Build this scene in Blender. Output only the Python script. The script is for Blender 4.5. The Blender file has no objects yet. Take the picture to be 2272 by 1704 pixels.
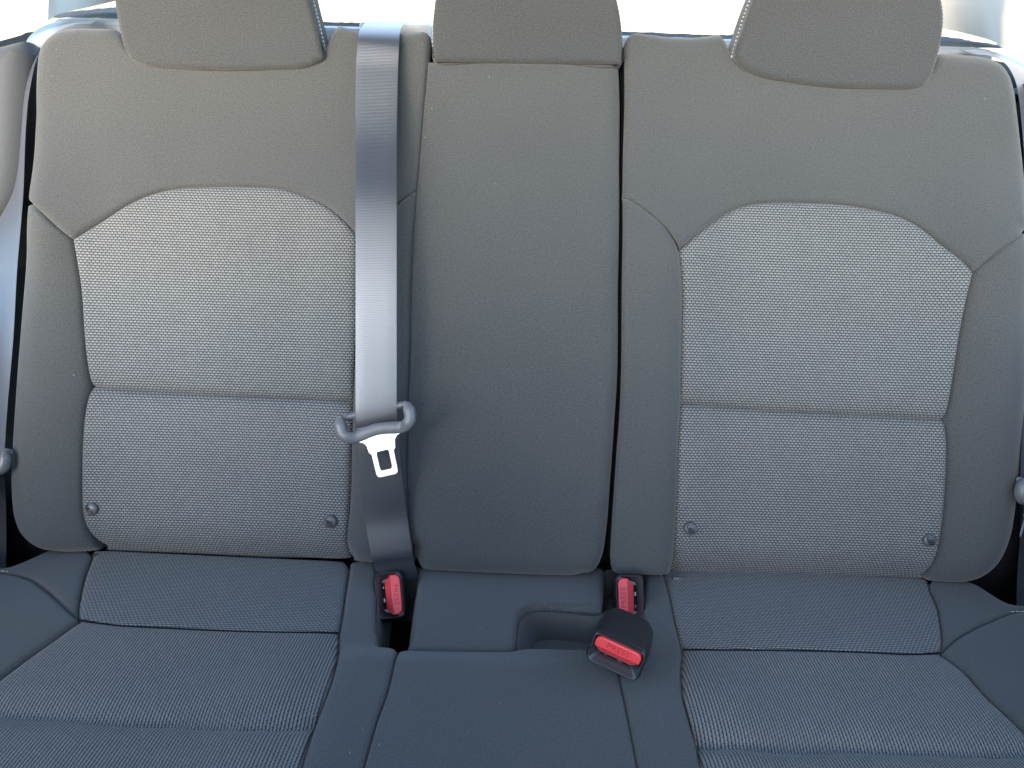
import bpy, math, random
import numpy as np
from mathutils import Vector, Matrix
from mathutils.geometry import delaunay_2d_cdt

random.seed(4)
rng = np.random.default_rng(4)
S = bpy.context.scene
COL = S.collection
RAD = math.radians

# ------------------------------------------------------------------ camera
PITCH, ROLL = RAD(27.0), RAD(1.9)
FN = 1818.0                      # focal length in pixels of a 2272 x 1704 frame
CAM = np.array([0.0, -0.736, 0.604])
FWD = np.array([0, math.cos(PITCH), -math.sin(PITCH)])
UP0 = np.array([0, math.sin(PITCH), math.cos(PITCH)])
RGT = math.cos(ROLL) * np.array([1.0, 0, 0]) + math.sin(ROLL) * UP0
UPC = -math.sin(ROLL) * np.array([1.0, 0, 0]) + math.cos(ROLL) * UP0
cam_d = bpy.data.cameras.new("camera")
cam = bpy.data.objects.new("camera", cam_d)
COL.objects.link(cam)
m = Matrix.Identity(4)
for i in range(3):
    m[i][0], m[i][1], m[i][2], m[i][3] = RGT[i], UPC[i], -FWD[i], CAM[i]
cam.matrix_world = m
cam_d.sensor_fit = 'HORIZONTAL'
cam_d.sensor_width = 36.0
cam_d.lens = 36.0 * FN / 2272.0
cam_d.clip_start, cam_d.clip_end = 0.02, 500
S.camera = cam

# ------------------------------------------------------------------ sky, sun, exposure
SUN_EL, SUN_AZ = RAD(15), RAD(-164)     # hazy sun ahead of the seat and to the left, through the windscreen
w = bpy.data.worlds.new("World")
S.world = w
w.use_nodes = True
nt = w.node_tree
sky = nt.nodes.new("ShaderNodeTexSky")
sky.sky_type = 'NISHITA'
sky.sun_disc = False
sky.sun_elevation = SUN_EL
sky.sun_rotation = SUN_AZ
sky.air_density, sky.dust_density, sky.ozone_density = 1.0, 0.9, 1.7
bg = nt.nodes["Background"]
bg.inputs["Strength"].default_value = 0.15
nt.links.new(sky.outputs[0], bg.inputs[0])
sd = bpy.data.lights.new("sun", 'SUN')
sd.energy, sd.angle, sd.color = 0.72, RAD(30), (1.0, 0.995, 0.985)
sun = bpy.data.objects.new("sun", sd)
COL.objects.link(sun)
sdir = Vector((math.sin(SUN_AZ) * math.cos(SUN_EL), math.cos(SUN_AZ) * math.cos(SUN_EL), math.sin(SUN_EL)))
sun.rotation_euler = sdir.to_track_quat('Z', 'Y').to_euler()
S.view_settings.view_transform = 'Standard'
S.view_settings.look = 'None'
S.view_settings.gamma = 1.0
S.view_settings.exposure = 2.45

# ------------------------------------------------------------------ helpers: picking points on real surfaces
def ray(px, py):
    return FWD + (px - 1136.0) / FN * RGT - (py - 852.0) / FN * UPC

def at(px, py, t):               # the point at depth t (metres along the view axis)
    return CAM + t * ray(px, py)

def on_plane(px, py, O, N):
    d = ray(px, py)
    return CAM + d * (np.dot(O - CAM, N) / np.dot(d, N))

class Frame:                     # an upholstery surface: local u, v and height w above it
    def __init__(self, O, U, V, W, base):
        self.O, self.U, self.V, self.W = [np.array(a, float) for a in (O, U, V, W)]
        self.base = base
    def uv(self, px, py, off=0.0, nb=False):
        h = 0.0
        for _ in range(6):
            P = on_plane(px, py, self.O + self.W * (h + off), self.W)
            u, v = np.dot(P - self.O, self.U), np.dot(P - self.O, self.V)
            h = 0.0 if nb else float(self.base(np.array([u]), np.array([v]))[0])
        return (u, v)
    def xyz(self, u, v, h):
        return self.O + np.outer(u, self.U) + np.outer(v, self.V) + np.outer(h, self.W)
    def pt(self, px, py, off=0.0):       # 3D point hovering `off` above the surface
        u, v = self.uv(px, py, off)
        h = float(self.base(np.array([u]), np.array([v]))[0]) + off
        return self.O + u * self.U + v * self.V + h * self.W

def catmull(P, step):
    P = np.array(P, float)
    if len(P) < 2:
        return P
    Q = np.vstack([2 * P[0] - P[1], P, 2 * P[-1] - P[-2]])
    out = []
    for i in range(1, len(Q) - 2):
        p0, p1, p2, p3 = Q[i - 1], Q[i], Q[i + 1], Q[i + 2]
        # centripetal tangents keep unevenly spaced points from overshooting
        d0, d1, d2 = [max(np.linalg.norm(b - a), 1e-6) ** 0.5 for a, b in ((p0, p1), (p1, p2), (p2, p3))]
        m1 = (p1 - p0) / d0 - (p2 - p0) / (d0 + d1) + (p2 - p1) / d1
        m2 = (p2 - p1) / d1 - (p3 - p1) / (d1 + d2) + (p3 - p2) / d2
        m1, m2 = m1 * d1, m2 * d1
        n = max(1, int(np.linalg.norm(p2 - p1) / step))
        for k in range(n):
            s = k / n
            out.append((2*s**3 - 3*s**2 + 1) * p1 + (s**3 - 2*s**2 + s) * m1 + (-2*s**3 + 3*s**2) * p2 + (s**3 - s**2) * m2)
    out.append(P[-1])
    return np.array(out)

def seg_dist(P, A, B):
    best = np.full(len(P), 1e9)
    for a, b in zip(A, B):
        ab = b - a
        L = max(np.dot(ab, ab), 1e-12)
        s = np.clip(((P - a) @ ab) / L, 0, 1)
        d = np.hypot(*(P - (a + s[:, None] * ab)).T)
        best = np.minimum(best, d)
    return best

def inside(P, poly):
    x, y = P[:, 0], P[:, 1]
    r = np.zeros(len(P), bool)
    j = len(poly) - 1
    for i in range(len(poly)):
        xi, yi = poly[i]; xj, yj = poly[j]
        c = ((yi > y) != (yj > y)) & (x < (xj - xi) * (y - yi) / ((yj - yi) or 1e-12) + xi)
        r ^= c
        j = i
    return r

def link(name, me, mat, parent=None):
    o = bpy.data.objects.new(name, me)
    COL.objects.link(o)
    if mat is not None and not me.materials:
        me.materials.append(mat)
    if parent is not None:
        o.parent = parent
        o.matrix_parent_inverse = parent.matrix_world.inverted()
    return o

def tag(o, label=None, cat=None, group=None, kind=None):
    for k, v in (("label", label), ("category", cat), ("group", group), ("kind", kind)):
        if v:
            o[k] = v
    return o

def thing(name, loc, label, cat, group=None):
    o = bpy.data.objects.new(name, None)
    COL.objects.link(o)
    o.location = Vector(loc)
    o.empty_display_size = 0.05
    bpy.context.view_layer.update()
    return tag(o, label, cat, group)

def mesh(name, verts, faces, smooth=True, uvs=None, angle=None):
    me = bpy.data.meshes.new(name)
    me.from_pydata([tuple(map(float, v)) for v in verts], [], [tuple(int(i) for i in f) for f in faces])
    if uvs is not None:
        L = me.uv_layers.new(name="UVMap")
        idx = np.empty(len(me.loops), int)
        me.loops.foreach_get("vertex_index", idx)
        L.data.foreach_set("uv", np.asarray(uvs, float)[idx].ravel())
    if smooth:
        me.polygons.foreach_set("use_smooth", [True] * len(me.polygons))
        if angle is not None:
            me.set_sharp_from_angle(angle=angle)
    me.update()
    return me

PROFILE = {
    's': lambda d: 0.0050 * np.exp(-d / 0.0012) + 0.0020 * np.exp(-d / 0.008),    # stitched seam
    't': lambda d: 0.0042 * np.exp(-d / 0.0010) + 0.0007 * np.exp(-d / 0.006),    # flat stitched seam
    'S': lambda d: 0.0045 * np.exp(-d / 0.0020) + 0.0085 * np.exp(-d / 0.017),    # deep seam
    'c': lambda d: 0.0060 * np.exp(-d / 0.0030) + 0.0090 * np.exp(-d / 0.020),    # tie-down crease
    'e': lambda d: 0.0012 * np.exp(-d / 0.0012) + 0.0012 * np.exp(-d / 0.007),    # shallow seam
    'n': lambda d: 0 * d,
}

def roll(R):
    def f(d):
        e = np.clip(R - d, 0, R)
        return R - np.sqrt(np.maximum(R * R - e * e, 0))
    return f

def panel(name, fr, chains, mat, parent=None, gap_shade_mat=None, step=0.0075, skirt=0.10, extra=None, bstep=0.004, label=None, nb=False, off=0.0):
    """chains: [(pixel points, edge type)], head to tail round the panel; edge type a letter of PROFILE or a roll radius"""
    B, T = [], []
    for pts, ty in chains:
        o = off - 0.5 * ty if isinstance(ty, float) else off
        q = catmull([fr.uv(x, y, o, nb) for x, y in pts], bstep)
        for k in range(len(q) - 1):
            if B and np.linalg.norm(q[k] - B[-1]) < 0.0007:
                if k == 0:
                    T[-1] = ty
                continue
            B.append(q[k]); T.append(ty)
    while np.linalg.norm(B[0] - B[-1]) < 0.0007:
        B.pop(); T.pop()
    B = np.array(B)
    n = len(B)
    nx = np.roll(B, -1, axis=0)
    area = np.sum(B[:, 0] * nx[:, 1] - nx[:, 0] * B[:, 1])
    if area < 0:
        B = B[::-1]; T = T[::-1]; T = T[1:] + T[:1]
        nx = np.roll(B, -1, axis=0)
    # interior points: a hexagonal grid plus rings hugging the edge
    lo, hi = B.min(0), B.max(0)
    gx = np.arange(lo[0], hi[0], step); gy = np.arange(lo[1], hi[1], step * 0.866)
    G = np.array([(x + (0.5 * step if j % 2 else 0), y) for j, y in enumerate(gy) for x in gx])
    G = G[inside(G, B)]
    dG = seg_dist(G, B, nx)
    types = set(T)
    rmax = max([t for t in types if isinstance(t, float)] + [0.0])
    rings = [0.0009, 0.0022, 0.0045, 0.0080]
    if rmax:
        rings = sorted(set([0.0010] + [round(rmax * (1 - math.cos(a)), 5) for a in (0.35, 0.6, 0.85, 1.1, 1.35)] + ([0.003, 0.006] if rmax > 0.02 else [])))
    tn = nx - B
    tn /= np.maximum(np.linalg.norm(tn, axis=1), 1e-9)[:, None]
    nr = np.stack([-tn[:, 1], tn[:, 0]], 1)
    mid = (B + nx) / 2
    P = [B]
    keep_ring = []
    last = 0
    for r in rings:
        if r - last < 0.0009 and last:
            continue
        last = r
        q = mid + nr * r
        q = q[inside(q, B)]
        dq = seg_dist(q, B, nx)
        keep_ring.append(q[dq > 0.93 * r])
    G = G[dG > last + 0.4 * step]
    allP = np.vstack([B] + keep_ring + [G])
    v2, e2, f2, *_ = delaunay_2d_cdt([Vector(p) for p in allP], [], [list(range(n))], 1, 1e-6)
    Q = np.array([(p.x, p.y) for p in v2])
    F = [tuple(f) for f in f2]
    h = fr.base(Q[:, 0], Q[:, 1]) + off if not nb else np.full(len(Q), off)
    for ty in types:
        sel = [i for i in range(n) if T[i] == ty]
        d = seg_dist(Q, B[sel], nx[sel])
        if isinstance(ty, float):
            h = h - roll(ty)(d)
        else:
            h = h - PROFILE[ty](d)
    if extra is not None:
        h = h + extra(Q[:, 0], Q[:, 1])
    V = fr.xyz(Q[:, 0], Q[:, 1], h)
    # orient
    flip = []
    for f in F:
        a, b, c = V[f[0]], V[f[1]], V[f[2]]
        flip.append(f if np.dot(np.cross(b - a, c - a), fr.W) > 0 else f[::-1])
    F = flip
    nV = len(V)
    # skirt: the cloth turns back into the seat
    sk = np.empty(n)
    for i in range(n):
        a, b = T[i - 1], T[i]
        sk[i] = skirt if (isinstance(a, float) or isinstance(b, float)) else 0.014
    V2 = V[:n] - sk[:, None] * fr.W
    Vs = np.vstack([V, V2])
    for i in range(n):
        j = (i + 1) % n
        f = (i, nV + i, nV + j, j)
        F.append(f)
    # skirt orientation outward
    i = 0
    a, b, c = Vs[0], Vs[nV], Vs[nV + 1]
    outw = -(nr[0][0] * fr.U + nr[0][1] * fr.V)
    if np.dot(np.cross(b - a, c - a), outw) < 0:
        F = F[:-n] + [f[::-1] for f in F[-n:]]
    UV = np.vstack([Q, Q[:n] + (B - np.roll(B, 1, 0))[:n] * 0])
    me = mesh(name, Vs, F, True, UV, RAD(60))
    o = link(name, me, mat, parent)
    if gap_shade_mat is not None:  # black skirts: the split gap's shade put into their colour
        me.materials.append(gap_shade_mat)
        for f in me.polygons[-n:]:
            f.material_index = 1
    if label:
        o["label"] = label
    return o

def tube(pts, r, seg=6, cap=True):
    pts = [np.array(p, float) for p in pts]
    V, F = [], []
    for i, p in enumerate(pts):
        t = pts[min(i + 1, len(pts) - 1)] - pts[max(i - 1, 0)]
        t /= np.linalg.norm(t)
        a = np.cross(t, [0.31, 0.2, 0.93]); a /= np.linalg.norm(a)
        b = np.cross(t, a)
        rr = r[i] if hasattr(r, '__len__') else r
        for k in range(seg):
            th = 2 * math.pi * k / seg
            V.append(p + rr * (math.cos(th) * a + math.sin(th) * b))
    for i in range(len(pts) - 1):
        for k in range(seg):
            k2 = (k + 1) % seg
            F.append((i*seg + k, i*seg + k2, (i+1)*seg + k2, (i+1)*seg + k))
    if cap:
        F.append(tuple(range(seg))[::-1])
        F.append(tuple((len(pts) - 1) * seg + k for k in range(seg)))
    return V, F

def join(parts):
    V, F = [], []
    for v, f in parts:
        o = len(V)
        V += list(v)
        F += [tuple(i + o for i in q) for q in f]
    return V, F

def ribbon(name, secs, mat, parent=None, across=9, step=0.006, thick=0.0012, uv0=0.0):
    """webbing through cross-sections (left point, right point); returns the object"""
    A = catmull([s[0] for s in secs], 1e9); Bq = catmull([s[1] for s in secs], 1e9)
    A0 = np.array([s[0] for s in secs]); B0 = np.array([s[1] for s in secs])
    def dens(P):
        Q = np.vstack([2*P[0]-P[1], P, 2*P[-1]-P[-2]])
        out = []
        for i in range(1, len(Q) - 2):
            n = max(1, int(max(np.linalg.norm(A0[i]-A0[i-1]), np.linalg.norm(B0[i]-B0[i-1])) / step))
            for k in range(n):
                s = k / n
                p0, p1, p2, p3 = Q[i-1], Q[i], Q[i+1], Q[i+2]
                L = max(np.linalg.norm(p2-p1), 1e-6)
                m1 = (p2-p0) / max(np.linalg.norm(p2-p0), 1e-6) * L
                m2 = (p3-p1) / max(np.linalg.norm(p3-p1), 1e-6) * L
                out.append((2*s**3-3*s**2+1)*p1+(s**3-2*s**2+s)*m1+(-2*s**3+3*s**2)*p2+(s**3-s**2)*m2)
        out.append(P[-1])
        return np.array(out)
    A, Bq = dens(A0), dens(B0)
    m = len(A)
    mid = (A + Bq) / 2
    s_along = np.concatenate([[0], np.cumsum(np.linalg.norm(np.diff(mid, axis=0), axis=1))]) + uv0
    V, U, F = [], [], []
    for i in range(m):
        t = mid[min(i+1, m-1)] - mid[max(i-1, 0)]
        nrm = np.cross(Bq[i] - A[i], t); nrm /= np.linalg.norm(nrm)
        if i and np.dot(nrm, pn) < 0:
            nrm = -nrm
        if i == 0 and np.dot(nrm, CAM - mid[0]) < 0:
            nrm = -nrm
        pn = nrm
        for side in (0, 1):
            for k in range(across):
                s = k / (across - 1)
                c = 1.0 if 0 < k < across - 1 else 0.35
                V.append(A[i] * (1 - s) + Bq[i] * s + nrm * thick * (0.5 - side) * c)
                U.append((s * 0.047, s_along[i]))
    row = 2 * across
    for i in range(m - 1):
        a, b = i * row, (i + 1) * row
        for k in range(across - 1):
            F.append((a + k, a + k + 1, b + k + 1, b + k))
            F.append((a + across + k + 1, a + across + k, b + across + k, b + across + k + 1))
        F.append((a, b, b + across, a + across))
        F.append((a + across - 1, a + row - 1, b + row - 1, b + across - 1))
    for a in (0, (m - 1) * row):
        for k in range(across - 1):
            F.append((a + k, a + across + k, a + across + k + 1, a + k + 1))
    me = mesh(name, V, F, True, U, RAD(50))
    import bmesh
    bm = bmesh.new(); bm.from_mesh(me); bmesh.ops.recalc_face_normals(bm, faces=bm.faces); bm.to_mesh(me); bm.free()
    return link(name, me, mat, parent)

def recalc(me):
    import bmesh
    bm = bmesh.new(); bm.from_mesh(me)
    bmesh.ops.recalc_face_normals(bm, faces=bm.faces)
    bm.to_mesh(me); bm.free()
    return me

def loft(sections, cap0=True, cap1=True):
    n = len(sections[0]); V = [p for s in sections for p in s]; F = []
    for i in range(len(sections) - 1):
        for k in range(n):
            k2 = (k + 1) % n
            F.append((i*n + k, i*n + k2, (i+1)*n + k2, (i+1)*n + k))
    if cap0: F.append(tuple(range(n))[::-1])
    if cap1: F.append(tuple((len(sections)-1)*n + k for k in range(n)))
    return V, F

def box(lo, hi, bev=0.0):
    x0, y0, z0 = lo; x1, y1, z1 = hi
    b = bev
    def rect(z, i):
        return [(x0+i, y0, z), (x1-i, y0, z), (x1, y0+i, z), (x1, y1-i, z), (x1-i, y1, z), (x0+i, y1, z), (x0, y1-i, z), (x0, y0+i, z)]
    if b <= 0:
        b = 1e-4
    def inset(z, k):
        return [(x0+k+b, y0+k, z), (x1-k-b, y0+k, z), (x1-k, y0+k+b, z), (x1-k, y1-k-b, z), (x1-k-b, y1-k, z), (x0+k+b, y1-k, z), (x0+k, y1-k-b, z), (x0+k, y0+k+b, z)]
    return loft([inset(z0, b), inset(z0 + b, 0), inset(z1 - b, 0), inset(z1, b)])

def rrect(w, h, r, n=6, cx=0, cz=0):
    out = []
    for qx, qz, a0 in ((1, 1, 0), (-1, 1, 90), (-1, -1, 180), (1, -1, 270)):
        for k in range(n + 1):
            a = RAD(a0 + 90 * k / n)
            out.append((cx + qx * (w/2 - r) + r * math.cos(a), cz + qz * (h/2 - r) + r * math.sin(a)))
    return out

# ------------------------------------------------------------------ materials
def new_mat(name):
    m = bpy.data.materials.new(name)
    m.use_nodes = True
    nt = m.node_tree
    return m, nt, nt.nodes["Principled BSDF"]

def N(nt, t, **kw):
    n = nt.nodes.new(t)
    for k, v in kw.items():
        if k.startswith("i"):
            n.inputs[int(k[1:])].default_value = v
        else:
            setattr(n, k, v)
    return n

def MATH(nt, op, a, b=None, c=None):
    n = nt.nodes.new("ShaderNodeMath"); n.operation = op
    for i, x in enumerate((a, b, c)):
        if x is None: continue
        if isinstance(x, (int, float)): n.inputs[i].default_value = x
        else: nt.links.new(x, n.inputs[i])
    return n.outputs[0]

def uv_xy(nt, sx, sy, rot=0.0):
    uv = nt.nodes.new("ShaderNodeUVMap")
    mp = nt.nodes.new("ShaderNodeMapping")
    mp.inputs["Scale"].default_value = (sx, sy, 1)
    mp.inputs["Rotation"].default_value = (0, 0, rot)
    nt.links.new(uv.outputs[0], mp.inputs[0])
    s = nt.nodes.new("ShaderNodeSeparateXYZ")
    nt.links.new(mp.outputs[0], s.inputs[0])
    return s.outputs[0], s.outputs[1], uv.outputs[0]

def mixc(nt, fac, c1, c2):
    n = nt.nodes.new("ShaderNodeMix"); n.data_type = 'RGBA'
    if isinstance(fac, (int, float)): n.inputs[0].default_value = fac
    else: nt.links.new(fac, n.inputs[0])
    for i, c in ((6, c1), (7, c2)):
        if isinstance(c, tuple): n.inputs[i].default_value = (*c, 1)
        else: nt.links.new(c, n.inputs[i])
    return n.outputs[2]

def bump(nt, h, strength, dist, bsdf):
    b = nt.nodes.new("ShaderNodeBump")
    b.inputs["Strength"].default_value = strength
    b.inputs["Distance"].default_value = dist
    nt.links.new(h, b.inputs["Height"])
    nt.links.new(b.outputs[0], bsdf.inputs["Normal"])

def mat_plain(name, col):
    """flat woven cloth: a fine twill with slight melange"""
    m, nt, p = new_mat(name)
    x, y, uv = uv_xy(nt, 700, 700)
    tw = MATH(nt, 'SINE', MATH(nt, 'MULTIPLY', MATH(nt, 'ADD', x, MATH(nt, 'MULTIPLY', y, 2.0)), 6.2832))
    ns = N(nt, "ShaderNodeTexNoise"); ns.inputs["Scale"].default_value = 900; ns.inputs["Detail"].default_value = 2
    nt.links.new(uv, ns.inputs["Vector"])
    nl = N(nt, "ShaderNodeTexNoise"); nl.inputs["Scale"].default_value = 9; nl.inputs["Detail"].default_value = 4
    nt.links.new(uv, nl.inputs["Vector"])
    n2 = N(nt, "ShaderNodeTexNoise"); n2.inputs["Scale"].default_value = 330; n2.inputs["Detail"].default_value = 2
    nt.links.new(uv, n2.inputs["Vector"])
    f = MATH(nt, 'MULTIPLY_ADD', tw, 0.16, MATH(nt, 'MULTIPLY_ADD', ns.outputs["Fac"], 3.0, -1.5))
    f = MATH(nt, 'ADD', f, MATH(nt, 'MULTIPLY_ADD', n2.outputs["Fac"], 0.6, 0.2))
    f = MATH(nt, 'ADD', f, MATH(nt, 'MULTIPLY_ADD', nl.outputs["Fac"], 0.3, -0.15))
    c = mixc(nt, f, tuple(0.66 * a for a in col), tuple(1.34 * a for a in col))
    nt.links.new(c, p.inputs["Base Color"])
    p.inputs["Roughness"].default_value = 0.85
    p.inputs["Specular IOR Level"].default_value = 0.25
    p.inputs["Sheen Weight"].default_value = 0.22
    p.inputs["Sheen Roughness"].default_value = 0.5
    bump(nt, MATH(nt, 'ADD', tw, ns.outputs["Fac"]), 0.35, 0.0003, p)
    return m

def mat_weave(name, light, dark, px=0.0041, py=0.0029, ribbed=False):
    """chunky woven cloth: staggered rows of uneven pale horseshoe knots over dark gaps; ribbed: the knots stand in ribs running front to back"""
    m, nt, p = new_mat(name)
    x, y, uv = uv_xy(nt, 1 / py, 1 / px, RAD(90)) if ribbed else uv_xy(nt, 1 / px, 1 / py)
    wob = N(nt, "ShaderNodeTexNoise"); wob.inputs["Scale"].default_value = 210; wob.inputs["Detail"].default_value = 2
    nt.links.new(uv, wob.inputs["Vector"])
    sw = nt.nodes.new("ShaderNodeSeparateColor"); nt.links.new(wob.outputs["Color"], sw.inputs[0])
    x = MATH(nt, 'ADD', x, MATH(nt, 'MULTIPLY_ADD', sw.outputs[0], 0.22, -0.11))
    y = MATH(nt, 'ADD', y, MATH(nt, 'MULTIPLY_ADD', sw.outputs[1], 0.16, -0.08))
    row = MATH(nt, 'FLOOR', y)
    odd = MATH(nt, 'MODULO', MATH(nt, 'ADD', row, 2000.0), 2.0)
    xs = MATH(nt, 'ADD', x, MATH(nt, 'MULTIPLY', odd, 0.5))
    fx = MATH(nt, 'SUBTRACT', MATH(nt, 'FRACT', MATH(nt, 'ADD', xs, 1000.0)), 0.5)
    fy = MATH(nt, 'SUBTRACT', MATH(nt, 'FRACT', MATH(nt, 'ADD', y, 1000.0)), 0.5)
    cell = nt.nodes.new("ShaderNodeCombineXYZ")
    nt.links.new(MATH(nt, 'FLOOR', xs), cell.inputs[0]); nt.links.new(row, cell.inputs[1])
    wn = nt.nodes.new("ShaderNodeTexWhiteNoise"); wn.noise_dimensions = '2D'
    nt.links.new(cell.outputs[0], wn.inputs["Vector"])
    fxx = MATH(nt, 'MULTIPLY', fx, MATH(nt, 'MULTIPLY_ADD', fy, 0.8, 1.0))                   # a knot is wider at its foot
    d = MATH(nt, 'SQRT', MATH(nt, 'ADD', MATH(nt, 'MULTIPLY', MATH(nt, 'MULTIPLY', fxx, fxx), 0.45 if ribbed else 1.0), MATH(nt, 'MULTIPLY', MATH(nt, 'MULTIPLY', fy, fy), 1.3)))
    k = N(nt, "ShaderNodeMapRange"); k.interpolation_type = 'SMOOTHSTEP'
    nt.links.new(d, k.inputs[0])
    k.inputs[1].default_value, k.inputs[2].default_value, k.inputs[3].default_value, k.inputs[4].default_value = 0.60, 0.20, 0.0, 1.0
    nx = MATH(nt, 'DIVIDE', fx, 0.15); ny = MATH(nt, 'DIVIDE', MATH(nt, 'ADD', fy, 0.24), 0.20)
    notch = MATH(nt, 'POWER', 2.718, MATH(nt, 'MULTIPLY', MATH(nt, 'ADD', MATH(nt, 'MULTIPLY', nx, nx), MATH(nt, 'MULTIPLY', ny, ny)), -1.0))
    kk = MATH(nt, 'MULTIPLY', k.outputs[0], MATH(nt, 'MULTIPLY_ADD', notch, -0.45, 1.0))
    ns = N(nt, "ShaderNodeTexNoise"); ns.inputs["Scale"].default_value = 700; ns.inputs["Detail"].default_value = 2
    nt.links.new(uv, ns.inputs["Vector"])
    nl = N(nt, "ShaderNodeTexNoise"); nl.inputs["Scale"].default_value = 12; nl.inputs["Detail"].default_value = 3
    nt.links.new(uv, nl.inputs["Vector"])
    f = MATH(nt, 'MULTIPLY', kk, MATH(nt, 'MULTIPLY_ADD', wn.outputs["Value"], 0.22, 0.90))
    f = MATH(nt, 'MULTIPLY', f, MATH(nt, 'MULTIPLY_ADD', ns.outputs["Fac"], 0.7, 0.68))
    f = MATH(nt, 'MULTIPLY', f, MATH(nt, 'MULTIPLY_ADD', nl.outputs["Fac"], 0.24, 0.88))
    c = mixc(nt, f, dark, light)
    nt.links.new(c, p.inputs["Base Color"])
    p.inputs["Roughness"].default_value = 0.8
    p.inputs["Specular IOR Level"].default_value = 0.3
    p.inputs["Sheen Weight"].default_value = 0.15
    bump(nt, kk, 0.5, 0.0006, p)
    return m

def mat_webbing(name):
    m, nt, p = new_mat(name)
    x, y, uv = uv_xy(nt, 1 / 0.0022, 1 / 0.0017)
    row = MATH(nt, 'FLOOR', y)
    odd = MATH(nt, 'MODULO', MATH(nt, 'ADD', row, 4000.0), 2.0)
    xs = MATH(nt, 'ADD', x, MATH(nt, 'MULTIPLY', odd, 0.5))
    fx = MATH(nt, 'SUBTRACT', MATH(nt, 'FRACT', xs), 0.5)
    fy = MATH(nt, 'SUBTRACT', MATH(nt, 'FRACT', MATH(nt, 'ADD', y, 1000.0)), 0.5)
    d = MATH(nt, 'SQRT', MATH(nt, 'ADD', MATH(nt, 'MULTIPLY', fx, fx), MATH(nt, 'MULTIPLY', MATH(nt, 'MULTIPLY', fy, fy), 2.2)))
    k = N(nt, "ShaderNodeMapRange"); k.interpolation_type = 'SMOOTHSTEP'
    nt.links.new(d, k.inputs[0])
    k.inputs[1].default_value, k.inputs[2].default_value, k.inputs[3].default_value, k.inputs[4].default_value = 0.62, 0.2, 0.0, 1.0
    c = mixc(nt, k.outputs[0], (0.005, 0.005, 0.007), (0.016, 0.016, 0.020))
    nt.links.new(c, p.inputs["Base Color"])
    p.inputs["Roughness"].default_value = 0.38
    p.inputs["Specular Tint"].default_value = (0.86, 0.93, 1.0, 1)
    p.inputs["Specular IOR Level"].default_value = 1.0
    p.inputs["IOR"].default_value = 1.9
    p.inputs["Sheen Weight"].default_value = 0.3
    p.inputs["Sheen Tint"].default_value = (0.8, 0.85, 1.0, 1)
    bump(nt, k.outputs[0], 0.45, 0.0004, p)
    return m

def mat_simple(name, col, rough, spec=0.5, metal=0.0, nscale=0.0, nbump=0.0, var=0.0, sheen=0.0, dist=0.0005):
    m, nt, p = new_mat(name)
    p.inputs["Base Color"].default_value = (*col, 1)
    p.inputs["Roughness"].default_value = rough
    p.inputs["Specular IOR Level"].default_value = spec
    p.inputs["Metallic"].default_value = metal
    p.inputs["Sheen Weight"].default_value = sheen
    if nscale:
        tc = nt.nodes.new("ShaderNodeTexCoord")
        ns = N(nt, "ShaderNodeTexNoise"); ns.inputs["Scale"].default_value = nscale; ns.inputs["Detail"].default_value = 4
        nt.links.new(tc.outputs["Object"], ns.inputs["Vector"])
        if var:
            c = mixc(nt, ns.outputs["Fac"], tuple(a * (1 - var) for a in col), tuple(min(1, a * (1 + var)) for a in col))
            nt.links.new(c, p.inputs["Base Color"])
        if nbump:
            bump(nt, ns.outputs["Fac"], nbump, dist, p)
    return m

M = {}
M['cloth'] = mat_plain("plain_cloth", (0.068, 0.072, 0.0725))
M['shaded_headrest_cloth'] = mat_plain("shaded_headrest_cloth", (0.054, 0.058, 0.061))  # plain cloth darkened: roof shade on the headrests put into its colour
M['weave'] = mat_weave("chunky_weave", (0.230, 0.241, 0.241), (0.029, 0.032, 0.034))
M['rib'] = mat_weave("ribbed_weave", (0.200, 0.207, 0.205), (0.018, 0.020, 0.021), ribbed=True)
M['web'] = mat_webbing("belt_webbing")
M['black'] = mat_simple("black_plastic", (0.012, 0.013, 0.016), 0.30, 0.5, nscale=900, nbump=0.08, var=0.2)
M['black_dark'] = mat_simple("recess_shade", (0.006, 0.006, 0.007), 0.8, 0.2)  # shade of deep recesses put into the colour
M['red'] = mat_simple("red_button", (0.78, 0.065, 0.072), 0.38, 0.5, nscale=700, nbump=0.05, var=0.06)
M['red_dark'] = mat_simple("red_lettering", (0.42, 0.022, 0.026), 0.5, 0.4)
M['metal'] = mat_simple("chrome_steel", (0.82, 0.82, 0.83), 0.28, 0.5, metal=1.0, nscale=400, nbump=0.04, var=0.06)
M['grey_plastic'] = mat_simple("grey_plastic", (0.085, 0.090, 0.097), 0.36, 0.5, nscale=600, nbump=0.05, var=0.1)
M['sunlit_plastic'] = mat_simple("sunlit_plastic", (0.62, 0.63, 0.64), 0.4, 0.4, nscale=600, nbump=0.05, var=0.05)  # grey bezel plastic made pale: sunlight put into its colour
M['shelf_trim'] = mat_simple("shelf_trim", (0.34, 0.36, 0.38), 0.5, 0.4, nscale=600, nbump=0.05, var=0.08)
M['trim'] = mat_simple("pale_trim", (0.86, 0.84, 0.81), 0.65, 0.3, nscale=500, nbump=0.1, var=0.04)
M['roof'] = mat_simple("beige_headliner", (0.54, 0.53, 0.515), 0.95, 0.1, nscale=300, nbump=0.2, var=0.05)
M['leather'] = mat_simple("grained_vinyl", (0.070, 0.077, 0.084), 0.6, 0.35, nscale=650, nbump=0.5, var=0.2, dist=0.0005)
M['carpet'] = mat_simple("shelf_carpet", (0.15, 0.16, 0.165), 1.0, 0.0, nscale=260, nbump=1.0, var=0.6, sheen=0.0, dist=0.003)
M['thread'] = mat_simple("pale_thread", (0.42, 0.42, 0.41), 0.6, 0.3)
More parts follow.
